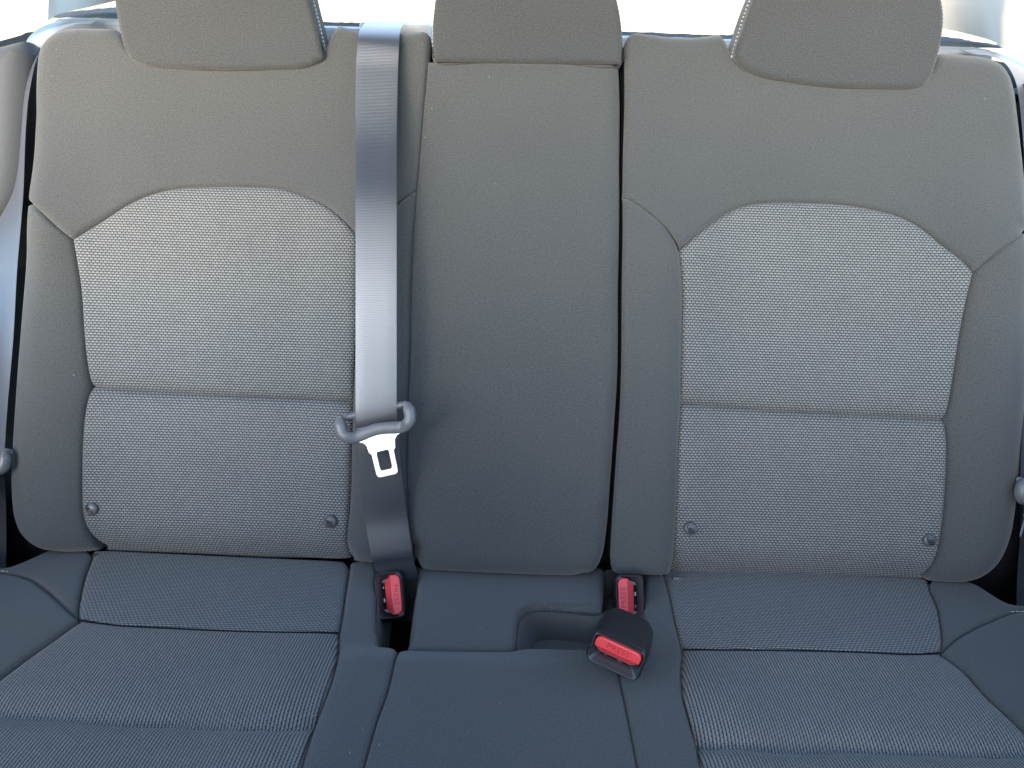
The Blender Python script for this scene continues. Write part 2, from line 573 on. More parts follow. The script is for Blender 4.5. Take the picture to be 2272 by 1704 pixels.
M['lint'] = mat_simple("white_lint", (0.34, 0.34, 0.33), 0.9, 0.1)
M['shell'] = mat_simple("matte_black", (0.010, 0.010, 0.012), 0.95, 0.1, nscale=200, nbump=0.3, var=0.3)

# ------------------------------------------------------------------ upholstery surfaces
LEAN, SLOPE = RAD(25), RAD(10)

def gauss(x, s):
    return np.exp(-(x / s) ** 2)

def sstep(x, a, b):
    t = np.clip((x - a) / (b - a), 0, 1)
    return t * t * (3 - 2 * t)

def base_back(u, v):
    h = 0.010 * np.sin(np.clip(v / 0.60, 0, 1) * math.pi)               # lumbar swell
    for c, s in ((-0.345, 1), (0.345, 1)):
        h = h + 0.018 * sstep(np.abs(u - c), 0.10, 0.185) * sstep(v, 0.50, 0.34)    # side bolsters stand proud of the dished insert
        h = h - 0.004 * gauss(u - c, 0.10)
    h = h + 0.004 * gauss(u, 0.12)
    return h

def base_cush(u, v):
    h = 0.006 * sstep(v, 0.0, 0.15)
    au = np.abs(u)
    mid = sstep(0.165 - au, 0.0, 0.035)
    h = h + 0.007 * sstep(v, 0.160, 0.20) * mid                          # the raised middle pad in front
    h = h + 0.018 * sstep(au, 0.50, 0.66)                                  # outer bolsters
    h = h + 0.012 * gauss(au - 0.19, 0.05) * sstep(v, 0.13, 0.25)
    return h

BACK = Frame((0, 0, 0), (1, 0, 0), (0, math.sin(LEAN), math.cos(LEAN)), (0, -math.cos(LEAN), math.sin(LEAN)), base_back)
CUSH = Frame((0, 0, -0.004), (1, 0, 0), (0, -math.cos(SLOPE), math.sin(SLOPE)), (0, math.sin(SLOPE), math.cos(SLOPE)), base_cush)

# ================================================================== the car round the seat
tag(link("unseen_headliner", recalc(mesh("unseen_headliner", *box((-0.60, -0.60, 0.97), (0.60, 0.36, 1.0), 0.01))), M['roof']), kind='structure')  # unseen roof lining, cut short front and rear to shape the light
tag(link("cabin_floor", mesh("cabin_floor", *box((-0.80, -2.2, -0.42), (0.80, 1.3, -0.40), 0.005)), M['shell']), kind='structure')
db = thing("dashboard", (0, -1.8, 0.3), "unseen dark dashboard behind the viewer, added to block low light", "dashboard")  # added out of view to keep low light off the lower seat
secs = [[(x, y, z) for y, z in ((-2.2, -0.1), (-1.66, -0.05), (-1.60, 0.30), (-1.66, 0.52), (-1.74, 0.575), (-1.95, 0.59), (-2.2, 0.575))] for x in np.linspace(-0.78, 0.78, 9)]
link("fascia", recalc(mesh("fascia", *loft(secs), True, None, RAD(40))), M['shell'], db)
def unseen_front_seat(sx, label):  # unseen seats added to shade the lower backrest and cushion
    t = thing("unseen_front_seat", (sx * 0.37, -1.0, -0.1), label, "front seat", "unseen front seats added to block light")
    secs = []
    for z, w_, d_, y in ((-0.30, 0.44, 0.14, -0.90), (0.0, 0.49, 0.15, -0.93), (0.25, 0.50, 0.14, -0.98), (0.45, 0.48, 0.12, -1.00), (0.62, 0.42, 0.10, -1.03), (0.68, 0.30, 0.06, -1.04)):
        secs.append([(sx * 0.37 + x, y + yy, z) for x, yy in rrect(w_, d_, min(w_, d_) * 0.45, 5)])
    link("backrest", recalc(mesh("backrest", *loft(secs), True, None, RAD(50))), M['cloth'], t)
    secs = []
    for z, w_, d_ in ((0.70, 0.22, 0.07), (0.73, 0.27, 0.10), (0.82, 0.27, 0.10), (0.87, 0.23, 0.07)):
        secs.append([(sx * 0.37 + x, -1.10 + yy, z) for x, yy in rrect(w_, d_, min(w_, d_) * 0.45, 5)])
    link("headrest_pad", recalc(mesh("headrest_pad", *loft(secs), True, None, RAD(50))), M['cloth'], t)
unseen_front_seat(-1, "unseen dark front seat on the left, added behind the viewer to block light")
unseen_front_seat(1, "unseen dark front seat on the right, added behind the viewer to block light")

# ------------------------------------------------------------------ seatbacks
TL_SEAM = [(57, 442), (88, 470), (123, 503), (156, 530)]
INS_L_ARC = [(156, 530), (217, 492), (289, 447), (362, 421), (452, 413), (524, 412), (615, 416), (669, 430), (723, 456), (762, 488), (790, 518)]
INS_L_RIGHT_UP = [(790, 518), (789, 640), (788, 720), (783, 803), (779, 893)]
INS_L_RIGHT_LO = [(779, 893), (776, 990), (774, 1092), (770, 1150), (765, 1205), (770, 1252)]
INS_L_LEFT_UP = [(190, 859), (181, 749), (174, 640), (163, 570), (156, 530)]
INS_L_LEFT_LO = [(199, 1231), (183, 1176), (177, 1126), (176, 1092), (177, 984), (183, 897), (190, 859)]
CREASE_L = [(779, 893), (723, 889), (579, 883), (434, 875), (289, 868), (190, 859)]
CP_LEFT_TOP = [(949, 134), (937, 268), (924, 419)]
CP_LEFT_LOW = [(924, 419), (913, 597), (909, 780), (903, 924), (904, 1110), (913, 1220)]
INNER_SEAM = [(924, 419), (881, 452), (835, 488), (790, 518)]
R = lambda p: p[::-1]

sb = thing("seatback", (-0.2, 0.03, 0.0), "wide left rear seatback with the plain middle panel beside the hanging belt", "seatback", "rear seatbacks")
panel("upper_panel", BACK, [
    ([(73, 290), (75, 210), (77, 155), (82, 115), (98, 85), (125, 66), (160, 59), (205, 58), (255, 59)], 0.022),
    ([(255, 59), (275, 90), (300, 118), (340, 128), (500, 135), (660, 131), (700, 122), (722, 104), (735, 78), (747, 51)], 0.008),
    ([(747, 51), (770, 58), (800, 66), (845, 69), (892, 70), (925, 67), (950, 64)], 0.018),
    ([(950, 64), (952, 100), (949, 134)] , 's'), (CP_LEFT_TOP, 's'),
    (INNER_SEAM, 't'), (R(INS_L_ARC), 's'), (R(TL_SEAM), 't'),
    ([(57, 442), (66, 380), (73, 290)], 0.022)], M['cloth'], sb)
panel("side_bolster", BACK, [
    (TL_SEAM, 't'), (R(INS_L_LEFT_UP), 'S'), (R(INS_L_LEFT_LO), 'S'),
    ([(199, 1231), (130, 1230), (80, 1221), (42, 1190), (25, 1150), (18, 1080), (20, 1000), (26, 900), (33, 800), (41, 700), (51, 560), (57, 442)], 0.028)], M['cloth'], sb)
panel("insert_panel", BACK, [(INS_L_ARC, 's'), (INS_L_RIGHT_UP, 'S'), (CREASE_L, 'c'), (INS_L_LEFT_UP, 's')], M['weave'], sb)
panel("insert_panel", BACK, [(R(CREASE_L), 'c'), (INS_L_RIGHT_LO, 'S'),
    ([(770, 1252), (600, 1247), (400, 1238), (199, 1231)], 0.052), (INS_L_LEFT_LO, 's')], M['weave'], sb)
panel("inner_bolster", BACK, [(R(INNER_SEAM), 't'), (CP_LEFT_LOW, 's'),
    ([(913, 1220), (915, 1256), (840, 1256), (770, 1252)], 0.03), (R(INS_L_RIGHT_LO), 'S'), (R(INS_L_RIGHT_UP), 'S')], M['cloth'], sb)
panel("middle_panel", BACK, [
    ([(949, 134), (1080, 134), (1240, 136), (1374, 138)], 's'),
    ([(1374, 138), (1377, 253), (1376, 398), (1374, 597), (1372, 820), (1366, 924), (1355, 1079), (1347, 1181), (1336, 1240), (1318, 1270), (1285, 1284)], 0.016),
    ([(1285, 1284), (1134, 1279), (989, 1272), (935, 1265), (913, 1220)], 0.028),
    (R(CP_LEFT_LOW), 's'), (R(CP_LEFT_TOP), 's')], M['cloth'], sb, gap_shade_mat=M['shell'])

sr = thing("seatback", (0.36, 0.03, 0.0), "narrower dark grey rear seatback on the right beyond the deep split gap", "seatback", "rear seatbacks")
TR_SEAM = [(1382, 436), (1409, 448), (1445, 474), (1474, 499), (1500, 532), (1511, 550)]
INS_R_ARC = [(1511, 550), (1541, 524), (1580, 495), (1617, 470), (1653, 456), (1696, 449), (1779, 448), (1870, 452), (1942, 463), (2007, 481), (2051, 506), (2105, 550), (2141, 577), (2165, 604)]
INS_R_RIGHT_UP = [(2165, 604), (2152, 658), (2134, 749), (2119, 857), (2110, 933)]
INS_R_RIGHT_LO = [(2110, 933), (2108, 1002), (2103, 1092), (2100, 1130), (2092, 1194), (2080, 1256), (2067, 1297)]
INS_R_LEFT_UP = [(1515, 897), (1516, 821), (1518, 731), (1518, 622), (1511, 550)]
INS_R_LEFT_LO = [(1490, 1279), (1496, 1256), (1502, 1194), (1506, 1092), (1510, 984), (1515, 897)]
CREASE_R = [(2110, 933), (1978, 926), (1798, 917), (1617, 904), (1515, 897)]
RR_SEAM = [(2165, 604), (2213, 561), (2272, 521), (2290, 512)]
panel("upper_panel", BACK, [
    (R(TR_SEAM), 't'),
    ([(1382, 436), (1386, 250), (1386, 130), (1386, 100), (1394, 80), (1410, 71), (1440, 71)], 0.007),
    ([(1440, 71), (1480, 77), (1520, 79), (1560, 77), (1606, 70)], 0.018),
    ([(1606, 70), (1613, 95), (1625, 118), (1650, 142), (1696, 156), (1761, 166), (1852, 177), (1942, 179), (2020, 178), (2050, 166), (2075, 140), (2085, 114)], 0.008),
    ([(2085, 114), (2141, 117), (2195, 125), (2226, 140), (2243, 163), (2254, 195), (2262, 253), (2272, 340), (2282, 430), (2290, 512)], 0.022),
    (R(RR_SEAM), 't'), (R(INS_R_ARC), 's')], M['cloth'], sr, gap_shade_mat=M['shell'])
panel("side_bolster", BACK, [(R(INS_R_RIGHT_LO), 'S'), (R(INS_R_RIGHT_UP), 'S'), (RR_SEAM, 't'),
    ([(2290, 512), (2294, 650), (2290, 800), (2280, 930), (2273, 1010), (2262, 1126), (2250, 1194), (2224, 1252), (2188, 1285), (2148, 1298), (2067, 1297)], 0.034)], M['cloth'], sr)
panel("insert_panel", BACK, [(INS_R_ARC, 's'), (INS_R_RIGHT_UP, 's'), (CREASE_R, 'c'), (INS_R_LEFT_UP, 'S')], M['weave'], sr)
panel("insert_panel", BACK, [(R(CREASE_R), 'c'), (INS_R_RIGHT_LO, 's'),
    ([(2067, 1297), (1924, 1292), (1725, 1287), (1562, 1282), (1490, 1279)], 0.052), (INS_R_LEFT_LO, 'S')], M['weave'], sr)
panel("inner_bolster", BACK, [(TR_SEAM, 't'), (R(INS_R_LEFT_UP), 'S'), (R(INS_R_LEFT_LO), 'S'),
    ([(1490, 1279), (1440, 1277), (1375, 1275), (1361, 1268), (1355, 1240), (1356, 1200), (1362, 1104), (1369, 1000), (1375, 924), (1379, 820), (1381, 600), (1382, 436)], 0.006)], M['cloth'], sr, gap_shade_mat=M['shell'])

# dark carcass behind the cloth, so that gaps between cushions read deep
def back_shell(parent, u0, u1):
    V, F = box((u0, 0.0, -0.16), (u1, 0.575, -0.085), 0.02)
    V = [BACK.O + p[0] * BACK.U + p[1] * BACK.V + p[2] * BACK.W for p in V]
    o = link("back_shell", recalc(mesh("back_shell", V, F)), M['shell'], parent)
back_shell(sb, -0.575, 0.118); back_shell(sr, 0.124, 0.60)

# ------------------------------------------------------------------ seat cushion
cu = thing("seat_cushion", (0, -0.15, -0.08), "long dark grey rear seat cushion with striped thigh panels and buckle pockets", "seat cushion")
link("cushion_base", recalc(mesh("cushion_base", *join([box((-0.72, -0.60, -0.20), (0.72, 0.12, -0.105), 0.01), box((-0.72, 0.04, -0.12), (0.72, 0.20, 0.03), 0.01)]))), M['shell'], cu)
def crease(px):                   # a pulled-in cross crease of a thigh panel
    q = catmull([CUSH.uv(x, y) for x, y in px], 0.01)
    def f(u, v):
        P = np.stack([u, v], 1)
        d = seg_dist(P, q[:-1], q[1:])
        line = np.interp(u, q[:, 0], q[:, 1])
        front = v > line
        return -np.where(front, 0.0075 * np.exp(-d / 0.007) + 0.004 * np.exp(-d / 0.03), 0.0075 * np.exp(-d / 0.011) + 0.004 * np.exp(-d / 0.02))
    return f
CL_LEFT = [(205, 1222), (203, 1234), (188, 1274), (177, 1321), (173, 1350), (177, 1373)]
CL_RIGHT = [(776, 1248), (774, 1263), (767, 1306), (760, 1355), (752, 1401)]
CL_SEAM = [(177, 1373), (253, 1384), (398, 1392), (543, 1398), (650, 1400), (752, 1401)]
CL_DIAG = [(177, 1373), (119, 1415), (58, 1458), (0, 1500), (-90, 1565), (-200, 1645)]
CL_RIGHT2 = [(752, 1401), (749, 1448), (738, 1495), (716, 1556), (698, 1603), (665, 1704), (645, 1775)]
CL_BOL = [(177, 1373), (145, 1346), (108, 1312), (65, 1283), (25, 1272), (-20, 1268), (-70, 1266)]
panel("insert_panel", CUSH, [(CL_RIGHT, 's'), (R(CL_SEAM), 'e'), (R(CL_LEFT), 's'), ([(205, 1222), (500, 1236), (776, 1248)], 0.01)], M['weave'], cu)
panel("thigh_panel", CUSH, [(CL_SEAM, 'e'), (CL_RIGHT2, 's'), ([(645, 1775), (300, 1775), (0, 1775), (-200, 1775), (-200, 1645)], 'n'), (R(CL_DIAG), 's')], M['rib'], cu, step=0.005, extra=crease([(-230, 1562), (0, 1574), (108, 1578), (253, 1587), (398, 1592), (543, 1597), (620, 1598), (692, 1592)]))
panel("side_bolster", CUSH, [(CL_LEFT, 's'), (CL_BOL, 't'), ([(-70, 1266), (-20, 1264), (14, 1262), (80, 1236), (110, 1224), (205, 1222)], 0.010)], M['cloth'], cu)
panel("side_bolster", CUSH, [(R(CL_BOL), 't'), (CL_DIAG, 's'), ([(-200, 1645), (-230, 1500), (-220, 1330), (-150, 1268), (-70, 1266)], 0.02)], M['cloth'], cu)
P_LEFT = [(836, 1244), (836, 1280), (835, 1320), (835, 1400), (841, 1436)]
P_RIGHT = [(932, 1252), (930, 1276), (924, 1314), (917, 1393), (912, 1426), (900, 1437)]
CF_LEFT = [(883, 1439), (859, 1531), (837, 1592), (805, 1703), (785, 1775)]
CF_RIGHT = [(1372, 1447), (1376, 1502), (1387, 1556), (1398, 1610), (1416, 1703), (1432, 1775)]
CR_LEFT = [(1472, 1262), (1479, 1288), (1488, 1321), (1499, 1375), (1512, 1425), (1515, 1438)]
CR_LEFT2 = [(1515, 1438), (1512, 1484), (1516, 1538), (1530, 1592), (1544, 1639), (1557, 1704), (1572, 1775)]
TRAY = [(1145, 1440), (1148, 1393), (1156, 1364), (1172, 1351), (1206, 1347), (1261, 1350), (1334, 1354)]
panel("inner_bolster", CUSH, [(P_LEFT, 0.006), ([(841, 1436), (860, 1438), (883, 1439)], 0.005), (CF_LEFT, 't'), ([(785, 1775), (645, 1775)], 'n'), (R(CL_RIGHT2), 's'), (R(CL_RIGHT), 's'), ([(776, 1248), (836, 1244)], 0.01)], M['cloth'], cu, skirt=0.07)
panel("rear_pad", CUSH, [(P_RIGHT, 0.006), ([(900, 1437), (960, 1438), (1026, 1439), (1090, 1440), (1145, 1440)], 's'), (TRAY, 0.006),
    ([(1334, 1354), (1339, 1320), (1340, 1262)], 0.006), ([(1340, 1262), (1130, 1258), (932, 1252)], 0.012)], M['cloth'], cu, skirt=0.036)
panel("front_pad", CUSH, [([(883, 1439), (900, 1437), (960, 1438), (1026, 1439), (1090, 1440), (1145, 1440)], 's'), ([(1145, 1440), (1188, 1440), (1250, 1442), (1308, 1444), (1372, 1447)], 0.006),
    (CF_RIGHT, 't'), ([(1432, 1775), (1100, 1775), (785, 1775)], 'n'), (R(CF_LEFT), 't')], M['cloth'], cu, skirt=0.036)
panel("inner_bolster", CUSH, [([(1434, 1262), (1429, 1330), (1427, 1400), (1427, 1451)], 0.006), ([(1427, 1451), (1400, 1449), (1372, 1447)], 0.006), (CF_RIGHT, 't'),
    ([(1432, 1775), (1572, 1775)], 'n'), (R(CR_LEFT2), 's'), (R(CR_LEFT), 's'), ([(1472, 1262), (1434, 1262)], 0.01)], M['cloth'], cu, skirt=0.036)
CR_RIGHT = [(2060, 1285), (2065, 1308), (2080, 1339), (2087, 1375), (2091, 1411), (2087, 1446)]
CR_SEAM = [(1515, 1438), (1580, 1439), (1725, 1440), (1906, 1444), (2015, 1449), (2087, 1446)]
CR_DIAG = [(2087, 1446), (2141, 1487), (2195, 1545), (2272, 1612), (2370, 1700)]
CR_BOL = [(2087, 1446), (2116, 1419), (2159, 1393), (2195, 1377), (2239, 1359), (2300, 1345)]
panel("insert_panel", CUSH, [(CR_LEFT, 's'), (CR_SEAM, 'e'), (R(CR_RIGHT), 's'), ([(2060, 1285), (1750, 1272), (1472, 1262)], 0.01)], M['weave'], cu)
panel("thigh_panel", CUSH, [(CR_LEFT2, 's'), ([(1572, 1775), (1900, 1775), (2370, 1775), (2370, 1700)], 'n'), (R(CR_DIAG), 's'), (R(CR_SEAM), 'e')], M['rib'], cu, step=0.005, extra=crease([(1540, 1634), (1577, 1639), (1689, 1645), (1834, 1648), (2015, 1654), (2159, 1659), (2272, 1657), (2400, 1655)]))
panel("side_bolster", CUSH, [(CR_RIGHT, 's'), (CR_BOL, 't'), ([(2300, 1345), (2272, 1346), (2244, 1344), (2188, 1312), (2172, 1302), (2140, 1292), (2060, 1285)], 0.010)], M['cloth'], cu)
panel("side_bolster", CUSH, [(R(CR_BOL), 't'), (CR_DIAG, 's'), ([(2370, 1700), (2430, 1560), (2420, 1420), (2370, 1350), (2300, 1345)], 0.02)], M['cloth'], cu)

for ch in (CL_SEAM, CR_SEAM):      # dark tube along the cross seams: the groove's shade put into colour
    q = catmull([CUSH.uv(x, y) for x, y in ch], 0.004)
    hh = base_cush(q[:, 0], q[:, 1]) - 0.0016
    link("seam_shade_line", mesh("seam_shade_line", *tube(list(CUSH.xyz(q[:, 0], q[:, 1], hh)), 0.0009, 6)), M['black_dark'], cu)

def well(name, rim, shrink, depth, mat, mat_floor, parent, fdepth=None):
    """a pocket sunk in the cushion: sloping walls and a floor"""
    q = catmull([CUSH.uv(x, y) for x, y in rim + rim[:1]], 0.005)[:-1]
    c = q.mean(0)
    h = base_cush(q[:, 0], q[:, 1]) - 0.005
    lo = c + (q - c) * np.array(shrink)
    top, bot = CUSH.xyz(q[:, 0], q[:, 1], h), CUSH.xyz(lo[:, 0], lo[:, 1], np.full(len(lo), -depth))
    mids = CUSH.xyz((q * 0.8 + lo * 0.2)[:, 0], (q * 0.8 + lo * 0.2)[:, 1], h - 0.010)
    V, F = loft([list(top), list(mids), list(bot)], False, False)
    uv = np.vstack([q, q * 0.9 + lo * 0.1 + [0, 0.012], lo + [0, 0.05]])
    n = len(q)
    me = mesh(name, V, F, True, uv)
    me.flip_normals()
    link(name, me, mat, parent)
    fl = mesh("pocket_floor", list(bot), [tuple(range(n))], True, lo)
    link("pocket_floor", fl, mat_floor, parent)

well("pocket_wall", [(837, 1246), (836, 1320), (836, 1400), (842, 1434), (870, 1437), (900, 1436), (911, 1426), (917, 1393), (924, 1314), (930, 1252)], (0.5, 0.96), 0.075, M['cloth'], M['black_dark'], cu)  # floor coloured black for the shade deep in this pocket
well("pocket_wall", [(1146, 1439), (1149, 1393), (1157, 1365), (1172, 1353), (1206, 1349), (1261, 1352), (1330, 1356), (1339, 1330), (1342, 1258), (1432, 1260), (1428, 1330), (1426, 1400), (1426, 1450), (1372, 1446), (1308, 1443), (1188, 1439)], (0.86, 0.93), 0.034, M['cloth'], M['cloth'], cu)

# ------------------------------------------------------------------ headrests
HL = RAD(17)
def hr_frame(off):
    O = BACK.O + 0.55 * BACK.V + off * BACK.W
    return Frame(O, (1, 0, 0), (0, math.sin(HL), math.cos(HL)), (0, -math.cos(HL), math.sin(HL)), lambda u, v: 0.006 * gauss(v - 0.06, 0.12) + 0 * u)

def headrest(label, left, bottom, right, top, stitch_chain, off, eb=0.0045):
    fr = hr_frame(off)
    u0, v0 = fr.uv(*bottom[len(bottom) // 2])
    h = thing("headrest", fr.O + u0 * fr.U + v0 * fr.V, label, "headrest", "rear headrests")
    panel("front_panel", fr, [(left, eb), (bottom, eb), (right, eb), (top, 0.02)], M['shaded_headrest_cloth'], h, skirt=0.004)
    # side band: runs round the pad, bulging a little towards the back
    q = catmull([fr.uv(x, y, -0.5 * eb) for x, y in left + bottom[1:] + right[1:] + top[1:]], 0.005)
    if np.linalg.norm(q[0] - q[-1]) < 1e-4: q = q[:-1]
    n = len(q)
    c = q.mean(0)
    secs, uvs = [], []
    per = np.concatenate([[0], np.cumsum(np.linalg.norm(np.diff(q, axis=0), axis=1))])
    for wz, sc, out in ((-0.0042, 1.0, -0.0004), (-0.006, 1.0, 0.0003), (-0.012, 1.0, 0.0008), (-0.03, 1.0, 0.0012), (-0.055, 0.99, 0.001), (-0.08, 0.95, 0.0), (-0.092, 0.86, 0.0)):
        d = q - c
        qq = c + d * sc + d / np.linalg.norm(d, axis=1)[:, None] * out
        secs.append(list(fr.xyz(qq[:, 0], qq[:, 1], fr.base(qq[:, 0], qq[:, 1]) + wz)))
        uvs.append(np.stack([per, np.full(n, -wz)], 1))
    V, F = loft(secs, False, True)
    link("side_panel", recalc(mesh("side_panel", V, F, True, np.vstack(uvs))), M['shaded_headrest_cloth'], h)
    # pale stitches beside the piped edge
    st = []
    for ch, sgn in stitch_chain:
        s = catmull([fr.uv(x, y) for x, y in ch], 0.0040)
        for k in range(len(s) - 1):
            a = s[k] * 0.88 + s[k+1] * 0.12; b = s[k] * 0.12 + s[k+1] * 0.88
            P = [fr.xyz(np.array([p[0] + sgn * 0.0012]), np.array([p[1]]), np.array([-0.0085 + dz]))[0] for p, dz in ((a, 0), (a * 0.6 + b * 0.4, 0.0006), (b, -0.0004))]
            st.append(tube(P, [0.0007, 0.0013, 0.0006], 5))
    if st:
        o = link("stitching", mesh("stitching", *join(st)), M['thread'], h)
        o["kind"] = "stuff"
    return h

headrest("left headrest, plain grey with pale stitching down its right edge",
    [(262, -190), (256, -60), (254, 0), (259, 36), (268, 80), (278, 114), (291, 131)],
    [(291, 131), (318, 143), (398, 150), (506, 154), (600, 152), (669, 149), (700, 139), (718, 127)],
    [(718, 127), (703, 62), (687, 0), (668, -80), (648, -170), (625, -225)],
    [(625, -225), (540, -262), (440, -270), (340, -258), (285, -230), (262, -190)],
    [([(718, 127), (703, 62), (687, 0), (668, -80), (648, -170)], 1)], 0.005)
headrest("middle headrest between the hanging belt and the split gap, square bottom corners",
    [(985, -160), (972, -50), (966, 0), (961, 45), (960, 90), (964, 135)],
    [(964, 135), (1080, 137), (1240, 139), (1378, 141)],
    [(1378, 141), (1381, 90), (1376, 36), (1369, 0), (1357, -50), (1340, -160)],
    [(1340, -160), (1270, -200), (1160, -210), (1050, -200), (985, -160)],
    [([(965, 131), (960, 90), (961, 45), (966, 0), (972, -50)], -1)], 0.005, eb=0.004)
headrest("right headrest, plain grey with pale stitching down its left edge",
    [(1740, -160), (1704, -80), (1671, 0), (1650, 62), (1632, 124)],
    [(1632, 124), (1653, 150), (1696, 168), (1761, 180), (1852, 191), (1942, 194), (2029, 194), (2055, 184), (2069, 166)],
    [(2069, 166), (2083, 119), (2092, 72), (2094, 36), (2090, 0), (2075, -80), (2050, -170)],
    [(2050, -170), (1980, -205), (1880, -220), (1800, -205), (1740, -160)],
    [([(1632, 124), (1650, 62), (1671, 0), (1704, -80)], -1)], 0.005)

# ------------------------------------------------------------------ anchor buttons on the inserts
def disc_button(parent, px, py, r=0.0073):
    u, v = BACK.uv(px, py)
    h0 = float(base_back(np.array([u]), np.array([v]))[0])
    V, F, nseg = [], [], 28
    prof = [(1.0, -0.006), (1.0, 0.0012), (0.97, 0.0020), (0.9, 0.0026), (0.6, 0.0034), (0.3, 0.0038)]
    secs = []
    for rr, hh in prof:
        secs.append([BACK.O + (u + r*rr*math.cos(2*math.pi*k/nseg))*BACK.U + (v + r*rr*math.sin(2*math.pi*k/nseg))*BACK.V + (h0 + hh)*BACK.W for k in range(nseg)])
    V, F = loft(secs, False, True)
    b = link("anchor_button", recalc(mesh("anchor_button", V, F, True, None, RAD(50))), M['grey_plastic'], parent)
    # raised child-seat emblem: head, reclining body, shell of the seat
    def L(pts, rad):
        return tube([BACK.O + (u + x*r)*BACK.U + (v + y*r)*BACK.V + (h0 + 0.0036 + z*r)*BACK.W for x, y, z in pts], rad, 6)
    parts = [L([(-0.60, 0.45, -0.06), (-0.28, -0.42, 0.02), (0.0, -0.56, 0), (0.58, -0.40, -0.06)], [0.0007, 0.0008, 0.0008, 0.0006]),
             L([(-0.30, 0.28, 0.02), (-0.05, -0.18, 0.03), (0.25, -0.22, 0.02), (0.45, 0.02, 0)], [0.0011, 0.0011, 0.0008, 0.0006]),
             L([(-0.18, 0.05, 0.05), (0.12, 0.12, 0.03), (0.3, 0.2, 0)], [0.0008, 0.0006, 0.0005]),
             L([(-0.40, 0.50, 0.0), (-0.38, 0.56, 0.0), (-0.36, 0.62, -0.02)], [0.0007, 0.0013, 0.0008])]
    link("emblem", mesh("emblem", *join(parts)), M['black'], b)
for par, px, py in ((sb, 203, 1129), (sb, 732, 1157), (sr, 1532, 1173), (sr, 2062, 1199)):
    disc_button(par, px, py)

# steel child-seat anchor bars peeping out of the fold
def anchor_bar(parent, p, q, mat, r=0.0028, dt=0.0):
    P = [BACK.pt(*p, dt), BACK.pt((p[0]+q[0])/2, (p[1]+q[1])/2, dt + 0.001), BACK.pt(*q, dt)]
    link("anchor_bar", mesh("anchor_bar", *tube(P, r, 8)), mat, parent)
anchor_bar(sb, (205, 1233), (254, 1236), M['metal'], 0.0022, -0.02)
anchor_bar(sr, (2010, 1299), (2062, 1301), M['metal'], 0.0022, -0.02)
anchor_bar(sr, (1492, 1283), (1566, 1287), M['grey_plastic'], 0.0028, -0.02)

# ------------------------------------------------------------------ seat belts
def surf(fr, L, Rr, off):
    return (fr.pt(*L, off), fr.pt(*Rr, off))

